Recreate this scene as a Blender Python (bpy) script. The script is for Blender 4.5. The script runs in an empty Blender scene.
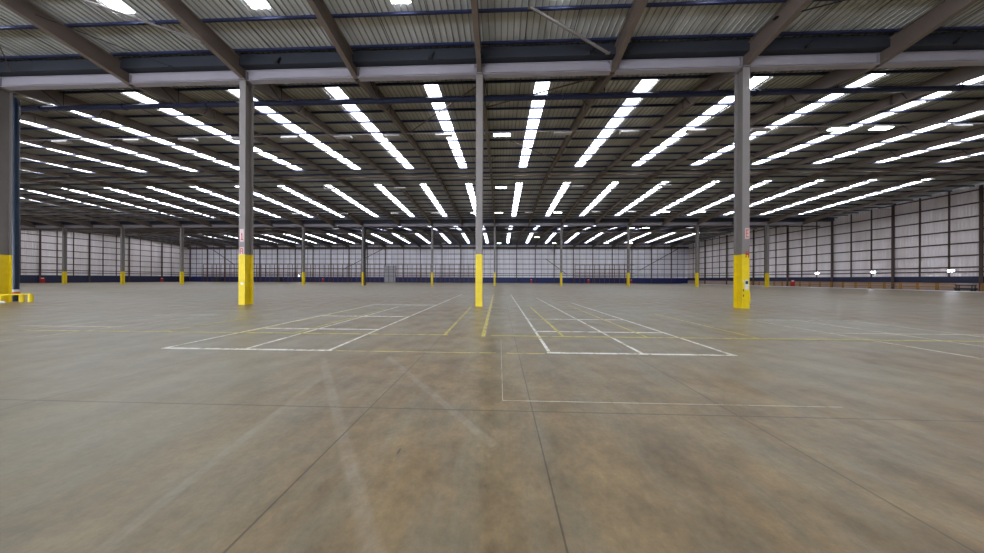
import bpy, math, random
from mathutils import Vector
random.seed(4)
scene = bpy.context.scene
COL = scene.collection

# ------------------------------------------------------------------ layout
YV = [-25.3, 13.7, 52.7, 91.7]           # valley lines / walls
SPAN = 39.0
SX = 7.35                                  # frame spacing
X0 = -1.22
XL, XR = -127.0, 71.2
ZV, ZR = 14.8, 16.25
def XN(k):
    return {-2: -15.35, -3: -22.75, -4: -31.3, 1: 6.4, 2: 13.58}.get(k, X0 + SX * k)
K0, K1 = -17, 9                            # frames inside the shell
def zroof(y):
    o = (y - YV[0]) % SPAN
    return ZV + (ZR - ZV) * (1 - abs(o - SPAN / 2) / (SPAN / 2))

# ------------------------------------------------------------------ materials
def newmat(name):
    m = bpy.data.materials.new(name); m.use_nodes = True
    nt = m.node_tree; b = nt.nodes['Principled BSDF']
    return m, nt, b
def srgb(r, g, b):
    f = lambda c: (c / 255 / 12.92) if c / 255 <= .04045 else ((c / 255 + .055) / 1.055) ** 2.4
    return (f(r), f(g), f(b), 1)
def N(nt, t, **k):
    n = nt.nodes.new(t)
    for a, v in k.items(): setattr(n, a, v)
    return n
def math_node(nt, op, a, b=None, c=None):
    n = N(nt, 'ShaderNodeMath', operation=op)
    for i, v in enumerate((a, b, c)):
        if v is None: continue
        if isinstance(v, (int, float)): n.inputs[i].default_value = v
        else: nt.links.new(v, n.inputs[i])
    return n.outputs[0]
def paint(name, col, rough=.5, metal=0, var=.12, scale=1.5, spec=.5, dark=None):
    m, nt, b = newmat(name)
    tc = N(nt, 'ShaderNodeTexCoord'); no = N(nt, 'ShaderNodeTexNoise')
    no.inputs['Scale'].default_value = scale; no.inputs['Detail'].default_value = 5
    nt.links.new(tc.outputs['Object'], no.inputs['Vector'])
    mix = N(nt, 'ShaderNodeMix', data_type='RGBA')
    c = srgb(*col)
    mix.inputs[6].default_value = tuple(x * (1 - var) for x in c[:3]) + (1,) if dark is None else srgb(*dark)
    mix.inputs[7].default_value = tuple(min(1, x * (1 + var)) for x in c[:3]) + (1,)
    nt.links.new(no.outputs['Fac'], mix.inputs[0])
    nt.links.new(mix.outputs[2], b.inputs['Base Color'])
    b.inputs['Roughness'].default_value = rough; b.inputs['Metallic'].default_value = metal
    b.inputs['Specular IOR Level'].default_value = spec
    return m
def emit(name, col, s):
    m, nt, b = newmat(name)
    b.inputs['Base Color'].default_value = (.8, .8, .8, 1)
    b.inputs['Emission Color'].default_value = srgb(*col)
    b.inputs['Emission Strength'].default_value = s
    return m

M = {}
DOORL = 24
M['beam'] = paint('pale_beam_paint', (158, 152, 158), .5, 0, .12, .8)
M['steel'] = paint('grey_painted_steel', (128, 121, 117), .5, 0, .15, .8)
M['rafter'] = paint('rafter_painted_steel', (112, 99, 90), .5, 0, .22, .5)
M['navy'] = paint('navy_purlin_steel', (60, 67, 106), .35, .3, .25, .6)
M['pipe'] = paint('navy_pipe', (28, 34, 58), .3, .2, .2, .8)
M['drain'] = paint('dark_teal_drainpipe', (24, 44, 66), .3, 0, .2, .8)
M['gutter'] = paint('gutter_metal', (52, 55, 62), .6, .2, .25, .5)
M['yellow'] = paint('yellow_paint', (228, 200, 18), .5, 0, .18, 3)
M['yellowdull'] = paint('ochre_rail_paint', (150, 104, 36), .6, 0, .2, 2)
M['black'] = paint('black_steel', (25, 24, 28), .5)
M['brown'] = paint('brown_steel', (78, 62, 55), .6, 0, .25, .8)
M['rust'] = paint('rusty_fence_steel', (112, 72, 48), .7, 0, .3, 1)
M['white'] = paint('white_enamel', (215, 215, 215), .4)
M['red'] = paint('red_enamel', (175, 28, 20), .4)
M['orange'] = paint('orange_collar', (205, 95, 40), .5)
M['plinth'] = paint('navy_plinth_cladding', (30, 34, 62), .5, 0, .2, .4)
M['plinthblue'] = paint('blue_plinth_cladding', (28, 38, 92), .5, 0, .2, .4)
M['dado'] = paint('tan_blockwork', (168, 146, 132), .8, 0, .12, .6)
M['door'] = paint('pale_door_panel', (170, 172, 180), .5)
M['dark'] = paint('dark_equipment', (42, 44, 54), .45)
M['trunk'] = paint('grey_trunking', (140, 130, 130), .5)
M['lamp_off'] = paint('unlit_diffuser', (178, 172, 168), .4)
M['lamp_on'] = emit('lit_diffuser', (222, 255, 238), 26)
M['doorlight'] = emit('open_door_daylight', (226, 236, 255), DOORL)
M['bulk_on'] = emit('lit_bulkhead', (225, 235, 255), 40)

# roof sheeting (liner side): pale grey with age stains, rib shade partly painted in
def roof_mat():
    m, nt, b = newmat('roof_liner_sheet')
    tc = N(nt, 'ShaderNodeTexCoord')
    mp = N(nt, 'ShaderNodeMapping'); mp.inputs['Scale'].default_value = (.5, .06, 1)
    no = N(nt, 'ShaderNodeTexNoise'); no.inputs['Scale'].default_value = 1.4; no.inputs['Detail'].default_value = 6
    nt.links.new(tc.outputs['Object'], mp.inputs[0]); nt.links.new(mp.outputs[0], no.inputs['Vector'])
    r = N(nt, 'ShaderNodeValToRGB')
    r.color_ramp.elements[0].position = .3; r.color_ramp.elements[0].color = srgb(168, 167, 160)
    r.color_ramp.elements[1].position = .7; r.color_ramp.elements[1].color = srgb(206, 206, 202)
    nt.links.new(no.outputs['Fac'], r.inputs[0])
    # dark line painted along every rib, standing in for its shade
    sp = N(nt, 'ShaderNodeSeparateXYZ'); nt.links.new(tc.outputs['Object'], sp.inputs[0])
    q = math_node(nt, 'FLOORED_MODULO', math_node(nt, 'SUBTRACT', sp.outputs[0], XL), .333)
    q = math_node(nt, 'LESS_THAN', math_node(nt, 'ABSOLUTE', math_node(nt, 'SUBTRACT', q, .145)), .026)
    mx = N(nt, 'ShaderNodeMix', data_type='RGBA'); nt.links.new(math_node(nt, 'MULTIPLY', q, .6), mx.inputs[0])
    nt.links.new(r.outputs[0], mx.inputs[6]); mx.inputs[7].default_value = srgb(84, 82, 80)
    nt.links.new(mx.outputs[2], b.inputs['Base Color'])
    b.inputs['Roughness'].default_value = .55
    return m
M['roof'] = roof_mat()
def skylight_mat():
    m, nt, b = newmat('translucent_daylight_sheet')
    tc = N(nt, 'ShaderNodeTexCoord')
    w = N(nt, 'ShaderNodeTexWave', wave_type='BANDS', bands_direction='X')
    w.inputs['Scale'].default_value = 1.0; w.inputs['Distortion'].default_value = .3
    nt.links.new(tc.outputs['Object'], w.inputs['Vector'])
    mr = N(nt, 'ShaderNodeMapRange'); mr.inputs['To Min'].default_value = SKY * .75; mr.inputs['To Max'].default_value = SKY
    nt.links.new(w.outputs['Fac'], mr.inputs[0])
    b.inputs['Base Color'].default_value = (.8, .8, .8, 1)
    b.inputs['Emission Color'].default_value = srgb(238, 244, 255)
    nt.links.new(mr.outputs[0], b.inputs['Emission Strength'])
    return m
SKY = 11.5
M['sky'] = skylight_mat()

def wall_mat(name, axis, c0, c1):
    m, nt, b = newmat(name)
    tc = N(nt, 'ShaderNodeTexCoord'); sp = N(nt, 'ShaderNodeSeparateXYZ')
    nt.links.new(tc.outputs['Object'], sp.inputs[0])
    mp = N(nt, 'ShaderNodeMapping')
    mp.inputs['Scale'].default_value = (.6, .6, .05)
    no = N(nt, 'ShaderNodeTexNoise'); no.inputs['Scale'].default_value = 1.6; no.inputs['Detail'].default_value = 6
    nt.links.new(tc.outputs['Object'], mp.inputs[0]); nt.links.new(mp.outputs[0], no.inputs['Vector'])
    r = N(nt, 'ShaderNodeValToRGB')
    r.color_ramp.elements[0].position = .3; r.color_ramp.elements[0].color = srgb(*c0)
    r.color_ramp.elements[1].position = .7; r.color_ramp.elements[1].color = srgb(*c1)
    nt.links.new(no.outputs['Fac'], r.inputs[0]); nt.links.new(r.outputs[0], b.inputs['Base Color'])
    # corrugated ribs as bump
    s = math_node(nt, 'MULTIPLY', sp.outputs[axis], 2 * math.pi / .3)
    s = math_node(nt, 'SINE', s)
    bp = N(nt, 'ShaderNodeBump'); bp.inputs['Strength'].default_value = .6; bp.inputs['Distance'].default_value = .03
    nt.links.new(s, bp.inputs['Height']); nt.links.new(bp.outputs[0], b.inputs['Normal'])
    b.inputs['Roughness'].default_value = .6
    return m
M['wallside'] = wall_mat('wall_liner_side', 1, (220, 208, 206), (240, 232, 232))
M['wallend'] = wall_mat('wall_liner_end', 0, (222, 218, 226), (240, 238, 246))

def floor_mat():
    m, nt, b = newmat('polished_concrete_floor')
    L = nt.links
    tc = N(nt, 'ShaderNodeTexCoord'); obj = tc.outputs['Object']
    sp = N(nt, 'ShaderNodeSeparateXYZ'); L.new(obj, sp.inputs[0]); X, Y = sp.outputs[0], sp.outputs[1]
    def noise(scale, detail, rough=.6, mapscale=(1, 1, 1), rot=0):
        mp = N(nt, 'ShaderNodeMapping'); mp.inputs['Scale'].default_value = mapscale; mp.inputs['Rotation'].default_value = (0, 0, rot)
        n = N(nt, 'ShaderNodeTexNoise'); n.inputs['Scale'].default_value = scale; n.inputs['Detail'].default_value = detail; n.inputs['Roughness'].default_value = rough
        L.new(obj, mp.inputs[0]); L.new(mp.outputs[0], n.inputs['Vector']); return n.outputs['Fac']
    def ramp(f, stops):
        r = N(nt, 'ShaderNodeValToRGB'); L.new(f, r.inputs[0])
        while len(r.color_ramp.elements) < len(stops): r.color_ramp.elements.new(.5)
        for e, (p, c) in zip(r.color_ramp.elements, stops): e.position = p; e.color = c
        return r.outputs[0]
    def mix(f, a, bb, bt='MIX'):
        x = N(nt, 'ShaderNodeMix', data_type='RGBA', blend_type=bt)
        for i, v in ((0, f), (6, a), (7, bb)):
            if isinstance(v, (int, float)): x.inputs[i].default_value = v
            elif isinstance(v, tuple): x.inputs[i].default_value = v
            else: L.new(v, x.inputs[i])
        return x.outputs[2]
    base = ramp(noise(1.6, 12, .72), [(.34, srgb(*FC[0])), (.5, srgb(*FC[1])), (.66, srgb(*FC[2]))])
    # grey driven lanes, streaky along the length of the hall
    streak = ramp(noise(1.6, 8, .68, (1.2, .3, 1), .5), [(.47, (0, 0, 0, 1)), (.64, (1, 1, 1, 1))])
    base = mix(math_node(nt, 'MULTIPLY', streak, .42), base, srgb(*FC[3]))
    dk = ramp(noise(2.6, 12, .78, (1, .5, 1), -.6), [(.56, (0, 0, 0, 1)), (.72, (1, 1, 1, 1))])
    base = mix(math_node(nt, 'MULTIPLY', dk, .5), base, srgb(*FC[4]))
    # broad random patches mixed towards grey
    far = noise(.09, 3, .5)  # random noise for the grey patches, over the whole floor
    grey_patch = ramp(far, [(.40, (0, 0, 0, 1)), (.56, (1, 1, 1, 1))])
    base = mix(math_node(nt, 'MULTIPLY', grey_patch, .6), base, srgb(*FC[3]))
    # fine grain
    g = ramp(noise(14, 10, .85), [(.36, (.68, .68, .68, 1)), (.62, (1.0, 1.0, 1.0, 1))])
    base = mix(.85, base, g, 'MULTIPLY')
    # scattered small black marks
    v = N(nt, 'ShaderNodeTexVoronoi'); v.inputs['Scale'].default_value = 1.1
    mpv = N(nt, 'ShaderNodeMapping'); mpv.inputs['Scale'].default_value = (1.4, .45, 1); mpv.inputs['Rotation'].default_value = (0, 0, .6)
    L.new(obj, mpv.inputs[0]); L.new(mpv.outputs[0], v.inputs['Vector'])
    spot = math_node(nt, 'LESS_THAN', v.outputs['Distance'], .03)
    base = mix(math_node(nt, 'MULTIPLY', spot, .7), base, srgb(60, 55, 50))
    # pale ground bands crossing the slab
    def band(p, q, w, soft):
        dx, dy = q[0] - p[0], q[1] - p[1]; ln = math.hypot(dx, dy); nx, ny = -dy / ln, dx / ln
        d = math_node(nt, 'ADD', math_node(nt, 'MULTIPLY', math_node(nt, 'SUBTRACT', X, p[0]), nx),
                      math_node(nt, 'MULTIPLY', math_node(nt, 'SUBTRACT', Y, p[1]), ny))
        d = math_node(nt, 'ABSOLUTE', d)
        t = math_node(nt, 'ADD', math_node(nt, 'MULTIPLY', math_node(nt, 'SUBTRACT', X, p[0]), dx / ln),
                      math_node(nt, 'MULTIPLY', math_node(nt, 'SUBTRACT', Y, p[1]), dy / ln))
        e = N(nt, 'ShaderNodeMapRange'); L.new(d, e.inputs[0]); e.inputs['From Min'].default_value = w * .6; e.inputs['From Max'].default_value = w * 1.3
        e.inputs['To Min'].default_value = 1; e.inputs['To Max'].default_value = 0; a = e.outputs[0]
        a = math_node(nt, 'MULTIPLY', a, math_node(nt, 'GREATER_THAN', t, 0))
        return math_node(nt, 'MULTIPLY', a, math_node(nt, 'LESS_THAN', t, ln))
    bandn = ramp(noise(5, 8, .7), [(.35, (.2, .2, .2, 1)), (.65, (1, 1, 1, 1))])
    for p, q, w in (((-3.55, 4.6), (.6, -.2), .055), ((-2.3, 4.75), (-.05, 2.25), .05), ((-2.85, 3.6), (-1.9, -.6), .045)):
        base = mix(math_node(nt, 'MULTIPLY', band(p, q, w, 0), math_node(nt, 'MULTIPLY', bandn, .3)), base, srgb(165, 158, 142))
    # saw-cut joints
    def line(c, pos, w):
        return math_node(nt, 'LESS_THAN', math_node(nt, 'ABSOLUTE', math_node(nt, 'SUBTRACT', c, pos)), w)
    def grid(c, off, per, w):
        f = math_node(nt, 'SUBTRACT', c, off - per / 2)
        f = math_node(nt, 'FLOORED_MODULO', f, per)
        return math_node(nt, 'LESS_THAN', math_node(nt, 'ABSOLUTE', math_node(nt, 'SUBTRACT', f, per / 2)), w)
    j = math_node(nt, 'MAXIMUM', grid(X, -1.6, 4.4, .009), grid(Y, 2.85, 7.3, .009))
    j = math_node(nt, 'MAXIMUM', j, line(X, .4, .007))
    base = mix(math_node(nt, 'MULTIPLY', j, .62), base, srgb(45, 40, 34))
    L.new(base, b.inputs['Base Color'])
    rr = N(nt, 'ShaderNodeMapRange'); L.new(noise(1.5, 6), rr.inputs[0])
    rr.inputs['From Min'].default_value = .3; rr.inputs['From Max'].default_value = .7
    rr.inputs['To Min'].default_value = .29; rr.inputs['To Max'].default_value = .41
    L.new(rr.outputs[0], b.inputs['Roughness'])
    b.inputs['Specular IOR Level'].default_value = .5
    bp = N(nt, 'ShaderNodeBump'); bp.inputs['Strength'].default_value = .25; bp.inputs['Distance'].default_value = .004
    L.new(noise(30, 5, .7), bp.inputs['Height']); L.new(bp.outputs[0], b.inputs['Normal'])
    return m
FC = [(94, 76, 47), (124, 102, 67), (149, 125, 85), (138, 134, 115), (82, 70, 53)]
M['floor'] = floor_mat()
def worn_paint(name, col):
    m, nt, b = newmat(name)
    tc = N(nt, 'ShaderNodeTexCoord'); no = N(nt, 'ShaderNodeTexNoise')
    no.inputs['Scale'].default_value = 4; no.inputs['Detail'].default_value = 8; no.inputs['Roughness'].default_value = .75
    nt.links.new(tc.outputs['Object'], no.inputs['Vector'])
    r = N(nt, 'ShaderNodeValToRGB')
    r.color_ramp.elements[0].position = .38; r.color_ramp.elements[0].color = srgb(142, 126, 100)
    r.color_ramp.elements[1].position = .52; r.color_ramp.elements[1].color = srgb(*col)
    nt.links.new(no.outputs['Fac'], r.inputs[0]); nt.links.new(r.outputs[0], b.inputs['Base Color'])
    b.inputs['Roughness'].default_value = .45
    return m
M['eline'] = paint('white_floor_strip', (235, 232, 235), .5)  # near-white colour of the wide floor strip by the right wall
M['wline'] = worn_paint('worn_white_floor_paint', (222, 222, 214))
M['yline'] = worn_paint('worn_yellow_floor_paint', (196, 182, 84))
M['fline'] = worn_paint('faint_white_floor_paint', (190, 184, 166))

# ------------------------------------------------------------------ mesh helpers
class MB:
    def __init__(s): s.v = []; s.f = []
    def box(s, x0, x1, y0, y1, z0, z1):
        n = len(s.v)
        s.v += [(x, y, z) for z in (z0, z1) for y in (y0, y1) for x in (x0, x1)]
        s.f += [tuple(n + i for i in q) for q in ((0, 2, 3, 1), (4, 5, 7, 6), (0, 1, 5, 4), (2, 6, 7, 3), (0, 4, 6, 2), (1, 3, 7, 5))]
        return s
    def prism_yz(s, pts, x0, x1):
        """closed polygon in YZ swept in X"""
        n = len(s.v); k = len(pts)
        s.v += [(x0, y, z) for y, z in pts] + [(x1, y, z) for y, z in pts]
        s.f.append(tuple(range(n, n + k))); s.f.append(tuple(range(n + 2 * k - 1, n + k - 1, -1)))
        for i in range(k):
            j = (i + 1) % k
            s.f.append((n + i, n + k + i, n + k + j, n + j))
        return s
    def strip(s, top, bot, x0, x1):
        for i in range(len(top) - 1):
            s.prism_yz([bot[i], bot[i + 1], top[i + 1], top[i]], x0, x1)
        return s
    def tube(s, p, q, r, seg=8, r2=None, caps=True):
        p, q = Vector(p), Vector(q); d = (q - p).normalized()
        a = Vector((0, 0, 1)) if abs(d.z) < .9 else Vector((1, 0, 0))
        u = d.cross(a).normalized(); w = d.cross(u); n = len(s.v); r2 = r if r2 is None else r2
        for c, rr in ((p, r), (q, r2)):
            for i in range(seg):
                t = 2 * math.pi * i / seg
                s.v.append(tuple(c + u * math.cos(t) * rr + w * math.sin(t) * rr))
        for i in range(seg):
            j = (i + 1) % seg
            s.f.append((n + i, n + seg + i, n + seg + j, n + j))
        if caps:
            s.f.append(tuple(n + i for i in range(seg))); s.f.append(tuple(n + seg + i for i in reversed(range(seg))))
        return s
    def quad(s, a, b, c, d):
        n = len(s.v); s.v += [a, b, c, d]; s.f.append((n, n + 1, n + 2, n + 3)); return s
    def mesh(s, name, mat):
        me = bpy.data.meshes.new(name); me.from_pydata(s.v, [], s.f); me.validate()
        import bmesh
        bm = bmesh.new(); bm.from_mesh(me); bmesh.ops.recalc_face_normals(bm, faces=bm.faces); bm.to_mesh(me); bm.free()
        me.materials.append(M[mat]); return me
    def build(s, name, mat, parent=None, loc=None):
        o = bpy.data.objects.new(name, s.mesh(name, mat)); COL.objects.link(o)
        if parent: o.parent = parent
        if loc: o.location = loc
        return o
def tag(o, label=None, cat=None, group=None, kind=None):
    if label: o['label'] = label
    if cat: o['category'] = cat
    if group: o['group'] = group
    if kind: o['kind'] = kind
    return o
def empty(name, loc=(0, 0, 0)):
    o = bpy.data.objects.new(name, None); o.empty_display_size = .3; COL.objects.link(o); o.location = loc; return o
def copy_tree(o, parent=None):
    c = o.copy(); COL.objects.link(c); c.parent = parent
    for ch in list(o.children): copy_tree(ch, c)
    return c
def at(mesh, name, loc=(0, 0, 0), parent=None):
    o = bpy.data.objects.new(name, mesh); COL.objects.link(o); o.location = loc
    if parent: o.parent = parent
    return o
ORD = ['first', 'second', 'third', 'fourth', 'fifth', 'sixth', 'seventh', 'eighth', 'ninth', 'tenth', 'eleventh', 'twelfth',
       'thirteenth', 'fourteenth', 'fifteenth', 'sixteenth', 'seventeenth', 'eighteenth', 'nineteenth', 'twentieth']
def side(k, zero):
    """words for a frame index relative to the line of the middle near column (k = 0)"""
    if k == 0: return zero
    return f"{ORD[abs(k) - 1]} {'right' if k > 0 else 'left'} of the middle column"
def bayside(k):
    """bay between frame k and k+1"""
    n = k if k >= 0 else -k - 1
    return f"{ORD[n]} bay {'right' if k >= 0 else 'left'} of the middle column"

# ------------------------------------------------------------------ shell
f = MB().box(XL, XR, YV[0], YV[3], -.2, 0).build('floor', 'floor'); tag(f, kind='structure', label='brown grey polished concrete warehouse floor')

STRIPX = [(XN(k) + XN(k + 1)) / 2 + (.3 if k == 0 else .05) for k in range(K0, K1)]
SO0, SO1 = 2.4, 16.9                      # where the daylight strips start and stop, from the valley
def rib_profile(xa, xb):
    """trapezoidal sheet profile between xa and xb, in phase over the whole roof"""
    pts = []; n = math.floor((xa - XL) / .333) - 1
    ph = [(0, 0), (.11, 0), (.125, -.065), (.165, -.065), (.18, 0)]
    while XL + n * .333 < xb:
        for a, b in ph:
            x = XL + n * .333 + a
            if xa < x < xb: pts.append((x, b))
        n += 1
    return [(xa, 0)] + pts + [(xb, 0)]
def roof_slope(y0, y1, up):
    """one slope of the roof; up: it rises from y0 to y1"""
    mb = MB(); H = SPAN / 2
    zf = (lambda y: ZV + (ZR - ZV) * (y - y0) / H) if up else (lambda y: ZV + (ZR - ZV) * (y1 - y) / H)
    cut = (y0 + SO0, y0 + SO1) if up else (y1 - SO1, y1 - SO0)
    bands = [(y0, cut[0], [(XL, XR)]), (cut[1], y1, [(XL, XR)])]
    edges = [XL] + [e for x in STRIPX for e in (x - .475, x + .475)] + [XR]
    bands.append((cut[0], cut[1], [(edges[i], edges[i + 1]) for i in range(0, len(edges), 2)]))
    for ya, yb, segs in bands:
        for xa, xb in segs:
            prof = rib_profile(xa, xb); n = len(prof); q = len(mb.v)
            for y in (ya, yb): mb.v += [(a, y, zf(y) + .055 + b) for a, b in prof]
            for i in range(n - 1): mb.f.append((q + i, q + i + 1, q + n + i + 1, q + n + i))
    # outer skin gives the roof its thickness
    m = len(mb.v)
    mb.v += [(XL, y0, zf(y0) + .2), (XR, y0, zf(y0) + .2), (XR, y1, zf(y1) + .2), (XL, y1, zf(y1) + .2)]
    mb.f.append((m, m + 3, m + 2, m + 1))
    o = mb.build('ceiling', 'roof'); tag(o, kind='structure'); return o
slopes = []
for i in range(3):
    r = YV[i] + SPAN / 2
    roof_slope(YV[i], r, True); roof_slope(r, YV[i + 1], False)

# ------------------------------------------------------------------ walls
def gable_top(i): return None
RZ = [2.9, 3.6, 5.4, 7.3, 9.25, 11.2, 13.2]
def side_wall(name, x, sgn, label):
    """sgn = direction into the room"""
    pts = [(YV[0], 0), (YV[3], 0)]
    for i in (2, 1, 0):
        pts += [(YV[i + 1], ZV), (YV[i] + SPAN / 2, ZR)]
    pts.append((YV[0], ZV))
    w = MB().prism_yz(pts, x, x - sgn * .3).build(name, 'wallside'); tag(w, label, kind='structure')
    a, b = (x, x + sgn * .12)
    lo, hi = min(a, b), max(a, b)
    for z in RZ:
        MB().box(lo, hi, YV[0], YV[3], z - .1, z + .1).build('rail', 'brown', w)
    # rails above the valley height only reach where the roof clears them
    for i in range(3):
        for z in (15.1,):
            d = (z + .15 - ZV) / (ZR - ZV) * SPAN / 2
            MB().box(lo, hi, YV[i] + d, YV[i + 1] - d, z - .1, z + .1).build('rail', 'brown', w)
    a, b = (x, x + sgn * .32); plo, phi = min(a, b), max(a, b)
    y = 13.7 - 39
    k = 0
    while y <= YV[3] - .5:
        if y > YV[0] + .5:
            zt = zroof(y) - .3
            mb = MB()
            mb.box(plo, phi, y - .02, y + .02, 0, zt)
            face = x + sgn * .32
            mb.box(min(face, face - sgn * .025), max(face, face - sgn * .025), y - .15, y + .15, 0, zt)
            mb.build('post', 'brown', w)
        for t in (1, 2):
            yy = y + 7.8 * t / 3
            if yy < YV[3] - .5:
                MB().box(lo, hi, yy - .07, yy + .07, 2.1, zroof(yy) - .05).build('cladding_stud', 'brown', w)
        y += 7.8; k += 1
    return w
wr = side_wall('wall_right', XR, -1, 'pale corrugated cladding wall with dark rails on the right')
wl = side_wall('wall_left', XL, 1, 'pale corrugated cladding wall with dark rails on the left')
MB().box(XR - .06, XR, YV[0], YV[3], 0, 1.2).build('lower_blockwork', 'dado', wr)
MB().box(XR - .15, XR, YV[0], YV[3], 1.2, 2.2).build('plinth_band', 'plinth', wr)
MB().box(XL, XL + .15, YV[0], YV[3], 0, 2.15).build('plinth_band', 'plinth', wl)

def end_wall(name, y, sgn, label, detail=True):
    w = MB().box(XL, XR, min(y, y - sgn * .3), max(y, y - sgn * .3), 0, ZV).build(name, 'wallend'); tag(w, label, kind='structure')
    a, b = (y, y + sgn * .12); lo, hi = min(a, b), max(a, b)
    for z in RZ: MB().box(XL, XR, lo, hi, z - .1, z + .1).build('rail', 'brown', w)
    for k in range(K0, K1 + 1):
        x = XN(k); mb = MB(); face = y + sgn * .34
        mb.box(x - .02, x + .02, min(y, face), max(y, face), 0, 13.3)
        mb.box(x - .16, x + .16, min(face, face - sgn * .025), max(face, face - sgn * .025), 0, 13.3)
        mb.build('post', 'brown', w)
        if detail:
            for t in (1, 2):
                MB().box(x + SX * t / 3 - .035, x + SX * t / 3 + .035, lo, hi, 2.1, ZV - .1).build('cladding_stud', 'brown', w)
    MB().box(XL, XR, lo, hi + (.05 if sgn > 0 else 0), 0, 2.1).build('plinth_band', 'plinthblue', w)
    MB().box(XL, XR, y - (.5 if sgn < 0 else 0), y + (.5 if sgn > 0 else 0), 13.35, 13.9).build('eaves_beam', 'brown', w)
    return w
wf = end_wall('wall_far', YV[3], -1, 'pale corrugated cladding end wall with navy plinth')
wb = end_wall('wall_back', YV[0], 1, 'pale corrugated cladding wall behind', detail=False)
# open loading doors in the wall behind the viewer: daylight comes in here
for i, x in enumerate((-63.5, -56, -48.5, -41, -33.5, -26, -18.5, -11, -3.5)):
    dd = MB().box(x, x + 4.6, YV[0] + .55, YV[0] + .6, .15, 5.3).build(f'window_{i + 1}', 'doorlight'); tag(dd, kind='structure')
    MB().box(x - .15, x, YV[0] + .5, YV[0] + .75, 0, 5.45).box(x + 4.6, x + 4.75, YV[0] + .5, YV[0] + .75, 0, 5.45).box(x, x + 4.6, YV[0] + .5, YV[0] + .75, 5.3, 5.45).build('door_frame', 'yellowdull', dd)
# cross braces on the far wall
for (xa, za), (xb, zb) in (((17.5, 9.4), (25.6, 3.4)), ((53, 5.0), (67, 13.0)), ((-62.5, 5.0), (-46.5, 13)), ((-116, 12.8), (-107, 6.8))):
    MB().tube((xa, YV[3] - .5, za), (xb, YV[3] - .5, zb), .11, 8).build('cross_brace', 'brown', wf)
d = MB().box(-45.6, -41.2, YV[3] - .42, YV[3] - .1, .05, 6.6); d.box(-45.6, -45.45, YV[3] - .47, YV[3] - .1, .05, 6.7); d.box(-41.35, -41.2, YV[3] - .47, YV[3] - .1, .05, 6.7)
d = d.build('door_1', 'door'); tag(d, 'tall pale grey sliding door panel in the far wall', kind='structure')

# ------------------------------------------------------------------ columns
def column_tree():
    r = empty('steel_column')
    w, dp, tf, tw = .19, .24, .028, .022
    def hsec(z0, z1, e=0):
        mb = MB()
        mb.box(-w - e, w + e, -dp - e, -dp + tf + e, z0, z1); mb.box(-w - e, w + e, dp - tf - e, dp + e, z0, z1)
        mb.box(-tw / 2 - e, tw / 2 + e, -dp + tf, dp - tf, z0, z1); return mb
    hsec(3.0, 13.4).build('shaft', 'steel', r)
    hsec(.03, 3.0, .004).build('yellow_painted_base', 'yellow', r)
    mb = MB().box(-.205, .205, -.255, .255, 0, .03)
    for sx in (-.1, .1):
        for sy in (-.15, .15): mb.tube((sx, sy, .03), (sx, sy, .09), .02, 6)
    mb.build('base_plate', 'yellow', r)
    MB().box(-.2, .2, -.3, .3, 13.36, 13.42).build('cap_plate', 'steel', r)
    return r
col0 = column_tree()
near_names = {-4: 'yellow based grey steel column at the left edge beside the dark drainpipe',
              -2: 'yellow based steel column, second from the left in the near row',
              0: 'yellow based steel column standing in the middle of the near row',
              2: 'yellow based steel column with white notice, right in the near row'}
cols = {}
first = True
for row, y in ((1, YV[1]), (2, YV[2])):
    for k in range(K0 + (1 if (K0 % 2) else 0), K1 + 1, 2):
        if row == 1 and not (-4 <= k <= 2): pass
        if row == 1 and (k < -6 or k > 4): continue
        c = col0 if first else copy_tree(col0); first = False
        c.location = (XN(k), y, 0); cols[(row, k)] = c
        if row == 1:
            lab = near_names.get(k, f"yellow based steel column of the near row, {side(k, '')}")
            tag(c, lab, 'column', 'near row of columns')
        else:
            lab = ('slim yellow footed steel column of the distant row, ' +
                   ('straight behind the middle near column' if k == 0 else f"{ORD[abs(k)//2-1]} {'right' if k>0 else 'left'} of the middle one"))
            tag(c, lab, 'column', 'distant row of columns')
# lettering painted on two near columns, on the face towards the camera
GL = {'R': [(0,0,.2,1),(0,.82,.8,1),(0,.42,.8,.58),(.65,.5,.85,.9),(.6,0,.85,.45)],
      'H': [(0,0,.22,1),(.65,0,.87,1),(0,.4,.87,.6)],
      '1': [(.35,0,.6,1),(.1,0,.85,.15),(.15,.7,.4,.85)],
      'E': [(0,0,.2,1),(0,.84,.8,1),(0,.42,.7,.58),(0,0,.8,.16)]}
def letter(ch, w, h, x, z, parent, mat, y=-.2455):
    mb = MB()
    for a, b_, c, d_ in GL[ch]: mb.box(x + (a - .43) * w, x + (c - .43) * w, y - .003, y, z + b_ * h, z + d_ * h)
    return mb.build('painted_letter', mat, parent)
def plate(x0, x1, z0, z1, parent, mat, name, y=-.2405):
    return MB().box(x0, x1, y - .004, y, z0, z1).build(name, mat, parent)
M['pinkish'] = paint('sign_backing', (205, 178, 176), .5)
cL, cR = cols[(1, -2)], cols[(1, 2)]
plate(-.12, .12, 3.75, 4.5, cL, 'pinkish', 'sign_plate'); letter('1', .2, .42, 0, 3.85, cL, 'red')
plate(-.13, .13, 2.98, 3.42, cL, 'pinkish', 'sign_plate', -.246); letter('R', .2, .34, 0, 3.02, cL, 'red', -.2505)
plate(-.05, .19, 3.85, 4.45, cR, 'pinkish', 'sign_plate'); letter('E', .17, .45, .07, 3.93, cR, 'orange')
letter('H', .21, .36, .07, 2.82, cR, 'red', -.246)
plate(-.06, .14, 1.05, 1.6, cR, 'white', 'notice', -.246); plate(-.03, .11, 1.35, 1.52, cR, 'dark', 'notice_panel', -.251)
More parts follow.
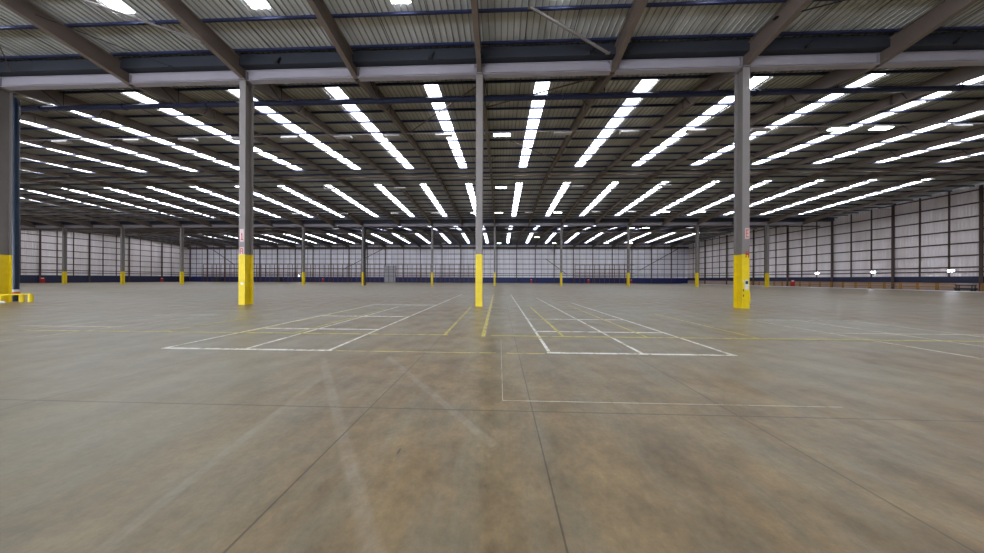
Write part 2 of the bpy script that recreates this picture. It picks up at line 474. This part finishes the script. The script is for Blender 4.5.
for zz in (1.45, .95, .65): plate(-.15, -.10, zz, zz + .12, cR, 'white' if zz > 1 else 'dark', 'sticker', -.246)
plate(-.07, .12, 1.2, 1.32, cL, 'white', 'tape_mark', -.246)
mb = MB(); mb.prism_yz([(-.26, .25), (-.30, .5), (-.27, .95), (-.24, .95), (-.24, .25)], .12, .2)
mb.build('dented_flange_guard', 'yellow', cR)

# ------------------------------------------------------------------ valley beams + gutters
bm_ = MB(); L_ = SX - .3
bm_.box(.15, .15 + L_, -.15, .15, 13.98, 14.02); bm_.box(.15, .15 + L_, -.15, .15, 13.42, 13.46); bm_.box(.15, .15 + L_, -.012, .012, 13.46, 13.98)
bm_.box(.14, .16, -.15, .15, 13.42, 14.02); bm_.box(.15 + L_, .17 + L_, -.15, .15, 13.42, 14.02)
# boxed face plates (the photo shows a flat light face between frames)
bm_.box(.3, L_, -.15, -.135, 13.5, 13.95)
beam_me = bm_.mesh('valley_beam', 'beam')
for row in (1, 2):
    for k in range(K0, K1):
        if row == 1 and (k < -9 or k > 7): continue
        o = at(beam_me, 'valley_beam', (XN(k), YV[row], 0))
        o.scale.x = (XN(k + 1) - XN(k)) / SX
        tag(o, f"light grey valley beam of the {'near' if row==1 else 'distant'} row, {bayside(k)}", 'beam',
            f"{'near' if row==1 else 'distant'} valley beams")
for row, y in ((1, YV[1]), (2, YV[2])):
    g = MB()
    g.box(XL + .35, XR - .35, y - .42, y - .39, 14.1, 14.72); g.box(XL + .35, XR - .35, y + .39, y + .42, 14.1, 14.72); g.box(XL + .35, XR - .35, y - .39, y + .39, 14.1, 14.13)
    g = g.build('valley_gutter', 'gutter')
    tag(g, f"dark metal gutter trough above the {'near' if row==1 else 'distant'} valley beams", 'gutter')

# ------------------------------------------------------------------ rafters (one frame per span)
def rafter_mesh():
    H = SPAN / 2
    offs = [0.05, 4.2, H - 2.2, H, H + 2.2, SPAN - 4.2, SPAN - .05]
    zt = [zroof(YV[0] + o) - .21 for o in offs]; zt[0] = zt[-1] = ZV - .3
    zb = [13.42, 14.16, zt[2] - .45, zt[3] - .7, zt[4] - .45, 14.16, 13.42]
    top = list(zip(offs, zt)); bot = list(zip(offs, zb))
    mb = MB()
    mb.strip(top, bot, -.012, .012)
    mb.strip(top, [(a, b - .025) for a, b in top], -.13, .13)
    mb.strip([(a, b + .03) for a, b in bot], bot, -.135, .135)
    mb.box(-.13, .13, .05, .08, 13.42, ZV - .3); mb.box(-.13, .13, SPAN - .08, SPAN - .05, 13.42, ZV - .3)
    mb.box(-.12, .12, 4.19, 4.21, 14.16, zt[1]); mb.box(-.12, .12, SPAN - 4.21, SPAN - 4.19, 14.16, zt[5])
    mb.box(-.13, .13, H - .015, H + .015, zb[3], zt[3])
    return mb.mesh('roof_rafter', 'rafter')
raf_me = rafter_mesh()
POFF = [.62, 2.1, 3.5, 4.9, 6.3, 7.95, 9.7, 11.45, 13.2, 14.95, 16.7, 18.4]
fly_me = []
for off in (3.5, 7.95, 13.2, SPAN - 7.95):
    z = zroof(YV[0] + off); zb = z - .7 if off > 4 else 14.1
    for s in (-1, 1):
        fly_me.append(MB().tube((s * .1, off, zb), (s * .75, off, z - .2), .022, 5).mesh('fly_brace', 'black'))
spn = ['overhead span', 'span beyond the near row', 'farthest span']
for i in range(3):
    for k in range(K0, K1 + 1):
        if i == 0 and (k < -8 or k > 6): continue
        o = at(raf_me, 'roof_rafter', (XN(k), YV[i], 0))
        tag(o, f"steel rafter, {spn[i]}, {side(k, 'above the middle column')}", 'rafter', f"rafters of the {spn[i]}")
        if i == 1 and -9 < k < 8:
            for fm in fly_me: at(fm, 'fly_brace', (0, 0, 0), o)

# ------------------------------------------------------------------ purlins (Z sections running the full width)
def purlin(y, i, slopename, n):
    z = zroof(y)
    mb = MB()
    mb.box(XL, XR, y - .012, y + .012, z - .21, z - .02)
    mb.box(XL, XR, y - .07, y + .012, z - .21, z - .192); mb.box(XL, XR, y - .012, y + .07, z - .04, z - .02)
    mb.box(XL, XR, y - .07, y - .058, z - .21, z - .18)
    mb.box(XL, XR, y - .012, y + .028, z - .15, z - .11)
    o = mb.build('roof_purlin', 'navy')
    tag(o, f"navy roof purlin, {ORD[n]} from {slopename}", 'purlin', f"purlins {slopename}")
names = [('the overhead valley behind the viewer', 'the near gutter towards the viewer'),
         ('the near gutter going away', 'the distant gutter coming back'),
         ('the distant gutter going away', 'the far wall coming back')]
for i in range(3):
    for n, o in enumerate(POFF):
        if i == 0: 
            if n < 8: purlin(YV[1] - o, 0, names[0][1], n)
            continue
        purlin(YV[i] + o, i, names[i][0], n); purlin(YV[i + 1] - o, i, names[i][1], n)

# anti-sag rods between the near purlins, two per bay
n = 0
for k in range(-7, 6):
    for t in (1 / 3, 2 / 3):
        x = XN(k) + (XN(k + 1) - XN(k)) * t
        t_ = 'nearer' if (t < .5) == (k >= 0) else 'farther'
        for s, yy0, yy1, nm in ((-1, YV[1] - .62, YV[1] - 9.7, 'on the overhead slope'), (1, YV[1] + .62, YV[1] + 7.95, 'beyond the near gutter')):
            o = MB().tube((x, yy0, zroof(yy0) - .14), (x, yy1, zroof(yy1) - .14), .017, 6).build('sag_rod', 'black')
            tag(o, f"thin sag rod {nm}, {t_}, {bayside(k)}", 'rod', 'sag rods between purlins')

# ------------------------------------------------------------------ skylights
def skylight_mesh(o0, o1):
    H = SPAN / 2
    z = lambda o: zroof(YV[0] + o) + .028
    mb = MB(); W = .47
    # translucent ribbed sheet
    prof = []
    for j in range(3):
        x = -W + .02 + j * .3
        prof += [(x, 0), (x + .11, 0), (x + .13, -.03), (x + .18, -.03), (x + .2, 0)]
    prof[0] = (-W, 0); prof.append((W, 0)); nn = len(prof)
    for o in (o0, o1): mb.v += [(a, o, z(o) + .012 + b) for a, b in prof]
    for q in range(nn - 1): mb.f.append((q, q + 1, nn + q + 1, nn + q))
    m = len(mb.v)
    mb.v += [(-W, o0, z(o0) + .05), (W, o0, z(o0) + .05), (W, o1, z(o1) + .05), (-W, o1, z(o1) + .05)]
    mb.f.append((m, m + 3, m + 2, m + 1))
    return mb.mesh('skylight_strip', 'sky')
sA = skylight_mesh(SO0 + .005, SO1 - .005); sB = skylight_mesh(SPAN - SO1 + .005, SPAN - SO0 - .005)
sl = [('slope over the viewer falling to the near gutter', 1), ]
for i in range(3):
    for k in range(K0, K1):
        x = STRIPX[k - K0]
        for me_, up in ((sA, 0), (sB, 1)):
            if i == 0 and up == 0 and (k < -10 or k > 8): continue
            o = at(me_, 'skylight_strip', (x, YV[i], 0))
            nm = [['overhead slope behind the viewer', 'overhead slope by the near gutter'],
                  ['slope rising beyond the near gutter', 'slope falling to the distant gutter'],
                  ['slope rising beyond the distant gutter', 'slope falling to the far wall']][i][up]
            tag(o, f"white daylight strip, {nm}, {bayside(k)}", 'skylight', f"skylights, {nm}")

# ------------------------------------------------------------------ pipes, trunking, braces
def hpipe(name, y, z, r, mat, label, cat, flange=0, hang=0):
    root = empty(name, (X0, y, 0)); tag(root, label, cat)
    MB().tube((XL - X0 + .4, 0, z), (XR - X0 - .4, 0, z), r, 12).build('pipe_run', mat, root)
    if flange:
        x = XL + 3
        me = None
        while x < XR:
            if me is None: me = MB().tube((-.05, 0, z), (.05, 0, z), r * 1.3, 12).mesh('coupling', mat)
            at(me, 'coupling', (x - X0, 0, 0), root); x += flange
    if hang:
        for k in range(-9, 8):
            x = XN(k) - X0
            h = MB().tube((x + .35, 0, z), (x + .35, 0, zroof(y) - .2), .018, 6).tube((x + .35, 0, z + .1), (x + .1, -1.0, 14.55), .03, 6)
            h.build('hanger', 'black', root)
    return root
hpipe('sprinkler_main', 15.6, 13.55, .15, 'pipe', 'thick navy sprinkler pipe crossing just behind the near columns', 'pipe', 6.1, 1)
hpipe('sprinkler_main', 54.6, 13.5, .13, 'pipe', 'thick navy pipe crossing just behind the distant columns', 'pipe', 0, 1)
hpipe('conduit_pipe', 30.6, 14.95, .08, 'brown', 'slim brown pipe crossing under the roof ridge', 'pipe')
hpipe('conduit_pipe', 29.4, 14.95, .035, 'black', 'thin black conduit beside the ridge pipe', 'pipe')
hpipe('cable_trunking', 20.55, 14.42, .03, 'trunk', 'thin trunking carrying the nearest row of hanging lamps', 'trunking')
hpipe('cable_trunking', 44.9, 14.42, .03, 'trunk', 'thin trunking carrying the second row of hanging lamps', 'trunking')
hpipe('conduit_pipe', 69.5, 15.1, .06, 'trunk', 'slim pipe crossing under the farthest ridge', 'pipe')
def brace(name, p, q, r, mat, label):
    o = MB().tube(p, q, r, 10).build(name, mat); tag(o, label, 'brace')
    for e in (p, q): MB().box(e[0] - .1, e[0] + .1, e[1] - .08, e[1] + .08, e[2] - .01, e[2] + .01).build('mounting_cleat', mat, o)
    return o
brace('tube_brace', (1.4, 11.4, 14.72), (5.86, 13.05, 13.95), .06, 'steel', 'round grey tube brace running down to the beam right of middle')
brace('tube_brace', (-19.9, 10.3, 14.7), (-15.67, 12.19, 14.19), .06, 'steel', 'round grey tube brace running down to the rafter of the second column')
brace('tube_brace', (-1.3, 15.6, 14.6), (-8.45, 21.1, 14.75), .05, 'rafter', 'thin diagonal roof brace left of the middle column')
brace('tube_brace', (-1.1, 17.8, 14.6), (5.9, 15.3, 14.5), .05, 'rafter', 'thin diagonal roof brace right of the middle column')
brace('tube_brace', (-1.3, 20.9, 14.75), (5.9, 26.4, 15.0), .045, 'rafter', 'thin diagonal roof brace farther up right of the middle column')
brace('tube_brace', (13.5, 12.0, 14.45), (20.7, 10.2, 14.7), .03, 'black', 'thin dark rod brace at the upper right beside the right column')
brace('tube_brace', (-22.2, 8.9, 14.6), (-29.6, 13.2, 14.1), .02, 'brown', 'long thin brown brace sloping to the left edge column')
brace('tube_brace', (-24.2, 9.6, 14.6), (-19.5, 13.2, 14.06), .02, 'black', 'thin black brace under the roof at the upper left')
for x in (5.0, 7.0, 16.5, 24.0, -4, -13):
    o = MB().box(x - .1, x + .1, YV[1] - .56, YV[1] - .44, 14.05, 14.2).tube((x, YV[1] - .5, 14.18), (x + .22, YV[1] - .52, 14.42), .05, 8).build('gutter_outlet', 'black')
    tag(o, f"small black gutter outlet bracket above the valley beam, {'right' if x>0 else 'left'} of the middle column" if 0 else
        {5.0: 'black gutter outlet just left of the tube brace foot', 7.0: 'black gutter outlet just right of the tube brace foot', 16.5: 'black gutter outlet right of the right near column',
         24.0: 'black gutter outlet at the upper right edge', -4: 'black gutter outlet left of the middle column', -13: 'black gutter outlet right of the second column'}[x], 'bracket')

# ------------------------------------------------------------------ hanging lamps
def lamp_tree(on):
    r = empty('hanging_lamp')
    mb = MB(); w, d = .75, .19
    mb.prism_yz([(-d, -.06), (-.12, .07), (.12, .07), (d, -.06)], -w, w)
    mb.build('housing', 'white', r)
    mb = MB().box(-w + .03, w - .03, -d + .02, d - .02, -.085, -.06)
    mb.build('diffuser', 'lamp_on' if on else 'lamp_off', r)
    for s in (-.6, .6): MB().tube((s, 0, .07), (s, 0, .8), .008, 5).build('suspension_rod', 'black', r)
    return r
L1, L0 = lamp_tree(True), lamp_tree(False)
used = set()
def put(on, x, y, label):
    src = L1 if on else L0
    o = src if on not in used else copy_tree(src); used.add(on)
    o.location = (x, y, 14.2)
    for ch in o.children:
        pass
    tag(o, label, 'lamp', 'lit hanging lamps' if on else 'unlit hanging lamps'); return o
rows = {20.5: ([.13, 28.1, 31.43], [-40.8, -33.8, -28.5, -23.6, -18.9, -14.04, -9.67, -4.97, 5.37, 11.02, 16.5, 21.8, 37.5, 43.0]),
        32.3: ([.1], [-24, -14, 10.5, 22]),
        44.8: ([-4.84, -.24, 10.87, 30.7, 37.1], [-40, -30.5, -20.5, -12.5, 5.5, 18.0, 24.5, 45]),
        58.7: ([32.0, 35.6], [-60, -42, -28, -12, 2, 15, 46]),
        71.2: ([11.1], [-50, -30, -10, 28]),
        83.1: ([-.4, 18.9, 36.9, 45.1], [-60, -40, -20])}
rown = ['nearest lamp row', 'lamp row at the ridge', 'lamp row before the distant columns', 'lamp row past the distant columns', 'lamp row at the farthest ridge', 'lamp row by the far wall']
for (y, (on, off)), rn in zip(rows.items(), rown):
    allx = sorted(on + off)
    for x in allx:
        i = allx.index(x)
        st = 'glowing' if x in on else 'unlit'
        put(x in on, x, y, f"{st} white hanging lamp, {ORD[i]} from left in the {rn}")
put(True, -107.2, 57.7, 'glowing white hanging lamp alone near the left wall')

# wall bulkheads on the right wall and far wall
def bulk(x, y, z, rot, label):
    r = empty('bulkhead_light', (x, y, z)); r.rotation_euler = (0, 0, rot)
    MB().box(-.28, .28, 0, .12, -.16, .16).build('housing', 'white', r)
    MB().box(-.24, .24, -.06, 0, -.13, .13).build('lens', 'bulk_on', r)
    tag(r, label, 'light', 'bulkhead lights on the walls')
for y, nm in ((39.4, 'nearest one on the right wall'), (47.1, 'second one along the right wall'), (55.0, 'third one along the right wall'), (65.0, 'farthest one on the right wall')):
    bulk(XR - .3, y, 3.1, -math.pi / 2, f"small bright bulkhead light, {nm}")
bulk(-80.4, YV[3] - .3, 2.5, 0, 'small bright bulkhead light low on the far wall at left')

# ------------------------------------------------------------------ guard rails by the right wall
def rail_unit(n):
    r = empty('guard_rail')
    for y in (-.8, .8) if n == 0 else (.8,):
        MB().box(-.06, .06, y - .07, y + .07, 0, 1.15).build('post', 'yellowdull', r)
    for z in (.55, 1.0): MB().box(-.09, -.06, -.8, .8, z - .06, z + .06).build('rail', 'yellowdull', r)
    return r
ru = None
y = 34.0; i = 0
while y < 69:
    if not 36.6 < y < 38.6:
        if ru is None: ru = o = rail_unit(0)
        else: o = copy_tree(ru)
        o.location = (69.9, y, 0)
        tag(o, f"ochre guard rail section by the right wall, {ORD[min(i,19)]} from the right edge" , 'guard rail', 'guard rails along the right wall')
        i += 1
    y += 1.72
    if i >= 20: break
# dark trolley parked in the gap
r = empty('floor_trolley', (69.6, 37.55, 0)); tag(r, 'low dark trolley parked in the gap of the guard rails', 'trolley')
MB().box(-.3, .3, -.75, .75, .2, .45).build('deck', 'dark', r); MB().box(-.28, .28, -.7, .7, .8, .95).build('bin', 'dark', r)
MB().box(-.2, .2, -.6, .6, 1.0, 1.12).build('cover', 'lamp_off', r)
for sx in (-.22, .22):
    for sy in (-.6, .6):
        MB().box(sx - .03, sx + .03, sy - .03, sy + .03, .45, .82).build('upright', 'dark', r); MB().tube((sx - .04, sy, .1), (sx + .04, sy, .1), .1, 12).build('wheel', 'black', r)

# fire points
def firepoint(x, y, rot, label):
    r = empty('fire_point', (x, y, 0)); r.rotation_euler = (0, 0, rot)
    MB().box(-.35, .35, -.04, .04, .1, 1.5).build('back_board', 'red', r)
    for s in (-.17, .17):
        b_ = MB().tube((s, -.16, .25), (s, -.16, .85), .1, 12).tube((s, -.16, .85), (s, -.16, .95), .1, 12, .03).build('extinguisher', 'red', r)
        MB().tube((s, -.16, .95), (s, -.16, 1.03), .03, 8).build('valve', 'black', b_)
    MB().box(-.35, .35, -.3, .04, .06, .12).build('shelf', 'red', r)
    MB().box(-.2, .2, -.06, -.04, 1.2, 1.4).build('sign', 'white', r)
    tag(r, label, 'fire extinguisher', 'red fire points along the walls')
firepoint(12.0, 90.6, 0, 'red fire point on the far wall just right of middle')
firepoint(33.6, 90.6, 0, 'red fire point on the far wall behind the column second right')
firepoint(49.5, 90.6, 0, 'red fire point on the far wall furthest right')
firepoint(-70, 90.6, 0, 'red fire point on the far wall left of middle')
firepoint(68.8, 57.6, -math.pi / 2, 'red fire point before the guard rails at the right wall').__class__
firepoint(-125.4, 60.2, math.pi / 2, 'red fire point against the left wall')
firepoint(-125.4, 83.0, math.pi / 2, 'red fire point by the far left corner')
# pale cabinets low on the far wall, left
for x, nm in ((-113, 'small grey cabinet against the far wall, left one'), (-88, 'small grey cabinet against the far wall, behind the second near column')):
    r = empty('floor_cabinet', (x, 90.4, 0)); tag(r, nm, 'cabinet')
    MB().box(-.9, .9, -.4, .4, .05, 1.9).build('body', 'gutter', r); MB().box(-.85, .85, -.43, -.4, .12, 1.85).build('door', 'gutter', r)

# brown mesh fence units in front of the far wall
fu = None
def fence_unit():
    r = empty('mesh_fence'); 
    for j in range(4):
        x = j * SX / 4
        MB().box(x - .07, x + .07, -.05, .05, 0, 7.0).build('upright', 'rust', r)
    for z in (2.5, 3.9, 5.2, 6.9): MB().box(-.05, SX - .12, -.03, .03, z - .07, z + .07).build('rail', 'rust', r)
    return r
i = 0
for k in list(range(-16, -1)) + [4, 5, 6]:
    if fu is None: fu = o = fence_unit()
    else: o = copy_tree(fu)
    o.location = (X0 + SX * k + .2, 90.0, 0)
    tag(o, f"tall rust brown fence panel before the far wall, {bayside(k)}", 'fence', 'fence panels along the far wall')

# ------------------------------------------------------------------ drainpipe + low guard at the left column
r = empty('drain_pipe', (-31.95, 14.42, 0)); tag(r, 'thick dark navy drainpipe standing beside the left edge column', 'pipe')
MB().tube((0, 0, .75), (0, 0, 13.35), .13, 20).build('pipe_run', 'drain', r)
MB().tube((0, 0, .0), (0, 0, .42), .14, 20).build('foot_bend', 'black', r)
MB().tube((0, 0, .42), (0, 0, .62), .16, 20).build('orange_collar', 'orange', r)
MB().tube((0, 0, .62), (0, 0, .78), .14, 20).build('white_collar', 'white', r)
for z in (2.6, 5.4, 8.4, 11.2): MB().tube((0, 0, z - .05), (0, 0, z + .05), .15, 20).build('clamp', 'drain', r)
r = empty('pipe_barrier', (-30.55, 13.7, 0)); tag(r, 'low yellow tubular barrier around the foot of the drainpipe', 'barrier')
for x, y in ((0, .3), (.48, .35)): MB().tube((x, y, 0), (x, y, .5), .09, 14).build('bollard', 'yellow', r)
for x, y in ((-.25, -.2), (-.35, .42)): MB().box(x - .05, x + .05, y - .05, y + .05, 0, .45).build('post', 'yellow', r)
MB().tube((-.62, -.3, .47), (.5, .35, .52), .045, 10).build('top_rail', 'yellow', r)
r = MB().tube((-30.3, 13.2, .07), (-30.15, 13.3, .07), .06, 12).tube((-30.5, 13.1, .04), (-30.3, 13.2, .07), .03, 8).build('hose_nozzle', 'white'); tag(r, 'small white pipe fitting lying at the drainpipe foot', 'fitting')
# thick dark service pipe on a distant column
r = MB().tube((XN(-4) + .45, YV[2], 0), (XN(-4) + .45, YV[2], 13.4), .17, 14).build('drain_pipe', 'black'); tag(r, 'thick black downpipe against the distant column second left of middle', 'pipe')

# ------------------------------------------------------------------ floor markings
def lines(name, segs, mat, label, w=.07, z=.004, z0=.0005):
    mb = MB()
    for i, (x0, y0, x1, y1) in enumerate(segs):
        d = Vector((x1 - x0, y1 - y0, 0)).normalized(); nn = Vector((-d.y, d.x, 0)) * w / 2; e = d * w / 2
        a, b = Vector((x0, y0, 0)) - e, Vector((x1, y1, 0)) + e; zz = z + i * .0003
        q = len(mb.v)
        for h in (z0, zz):
            mb.v += [(*(a + nn).xy, h), (*(a - nn).xy, h), (*(b - nn).xy, h), (*(b + nn).xy, h)]
        mb.f += [tuple(q + t for t in g) for g in ((0, 1, 2, 3), (7, 6, 5, 4), (0, 4, 5, 1), (1, 5, 6, 2), (2, 6, 7, 3), (3, 7, 4, 0))]
    o = mb.build(name, mat); tag(o, label, 'floor marking'); return o
lines('court_marking', [(-7.6, 5.08, -3.75, 5.08), (-3.78, 5.08, -3.85, 24), (-5.72, 5.12, -5.72, 13), (-7.6, 5.08, -7.6, 14), (-7.6, 7.22, -3.8, 7.22), (-7.6, 9.7, -3.8, 9.7), (-7.6, 14, -3.8, 14)],
      'wline', 'white painted bay outline on the floor, left of the middle column')
lines('court_marking', [(1.06, 5.13, 4.95, 5.13), (1.08, 5.13, 1.08, 24), (3.06, 5.15, 3.06, 20), (4.93, 5.13, 4.8, 16), (1.1, 7.2, 4.9, 7.2), (1.1, 9.4, 4.9, 9.4)],
      'wline', 'white painted bay outline on the floor, right of the middle column')
lines('court_marking', [(9.86, 4.4, 9.86, 9.7), (9.86, 7.4, 16, 7.4), (11.7, 4.6, 11.7, 9.7), (9.86, 9.7, 14, 9.7), (13.7, 5, 13.7, 9.7)],
      'fline', 'faint white painted bay outline at the right edge of the floor', .06)
lines('court_marking', [(-15.8, 7.2, -12.3, 7.2), (-12.4, 5.2, -12.4, 9.7), (-14.7, 9.5, -12, 9.7), (-14.4, 6.2, -14.4, 9.5), (-16, 5.1, -13, 5.1)],
      'fline', 'faint white painted bay outline at the left edge of the floor', .06)
lines('aisle_marking', [(-14.2, 6.57, -1.5, 6.6), (-1.56, 6.6, -1.62, 13.2), (-5.95, 6.6, -5.95, 12), (-7.45, 6.6, -7.5, 12.5), (-10, 6.6, -10, 10)],
      'yline', 'worn yellow painted aisle line left of the middle column', .08, .0095, .0075)
lines('aisle_marking', [(-.46, 6.5, -.66, 24)], 'yline', 'short worn yellow line running past the middle column', .11, .0095, .0075)
lines('aisle_marking', [(-.2, 6.57, 15, 6.57), (1.76, 6.65, 1.72, 13.5), (4.05, 6.65, 4.15, 14.5), (7.0, 6.6, 7.1, 11)],
      'yline', 'worn yellow painted aisle line right of the middle column', .08, .0095, .0075)
lines('guide_marking', [(.03, 6.2, .04, 3.09), (.04, 3.09, 4.3, 3.1)], 'fline', 'very thin pale L shaped line in the foreground', .008, .003)
lines('guide_marking', [(-3.6, 5.06, -.1, 5.06), (.16, 5.06, 0.95, 5.06)], 'yline', 'faint thin yellow line joining the two painted bays', .03, .003)
lines('edge_strip', [(66.9, 31, 66.9, 88)], 'eline', 'wide white strip on the floor before the guard rails', 4.6)  # wide near-white band laid flat on the floor

# ------------------------------------------------------------------ camera, world, output
F = 235.0; YAW = 8 / 235; ROLL = .0035
cam = bpy.data.cameras.new('camera'); co = bpy.data.objects.new('camera', cam); COL.objects.link(co)
cam.sensor_fit = 'HORIZONTAL'; cam.sensor_width = 36; cam.lens = 36 * F / 984
cam.shift_y = 2.2 / 984; cam.clip_start = .05; cam.clip_end = 500
co.location = (0, 0, 1.6)
from mathutils import Matrix
co.rotation_euler = (Matrix.Rotation(YAW, 4, 'Z') @ Matrix.Rotation(math.pi / 2, 4, 'X') @ Matrix.Rotation(ROLL, 4, 'Z')).to_euler()
scene.camera = co
w = bpy.data.worlds.new('world'); scene.world = w; w.use_nodes = True
w.node_tree.nodes['Background'].inputs[0].default_value = (.6, .75, 1, 1)
w.node_tree.nodes['Background'].inputs[1].default_value = .5
scene.view_settings.view_transform = 'Standard'; scene.view_settings.look = 'None'
scene.view_settings.exposure = 0.0; scene.view_settings.gamma = 1
scene.view_settings.use_curve_mapping = False
scene.cycles.max_bounces = 8; scene.cycles.diffuse_bounces = 6; scene.cycles.glossy_bounces = 3
scene.cycles.use_denoising = True; scene.cycles.denoising_prefilter = 'ACCURATE'
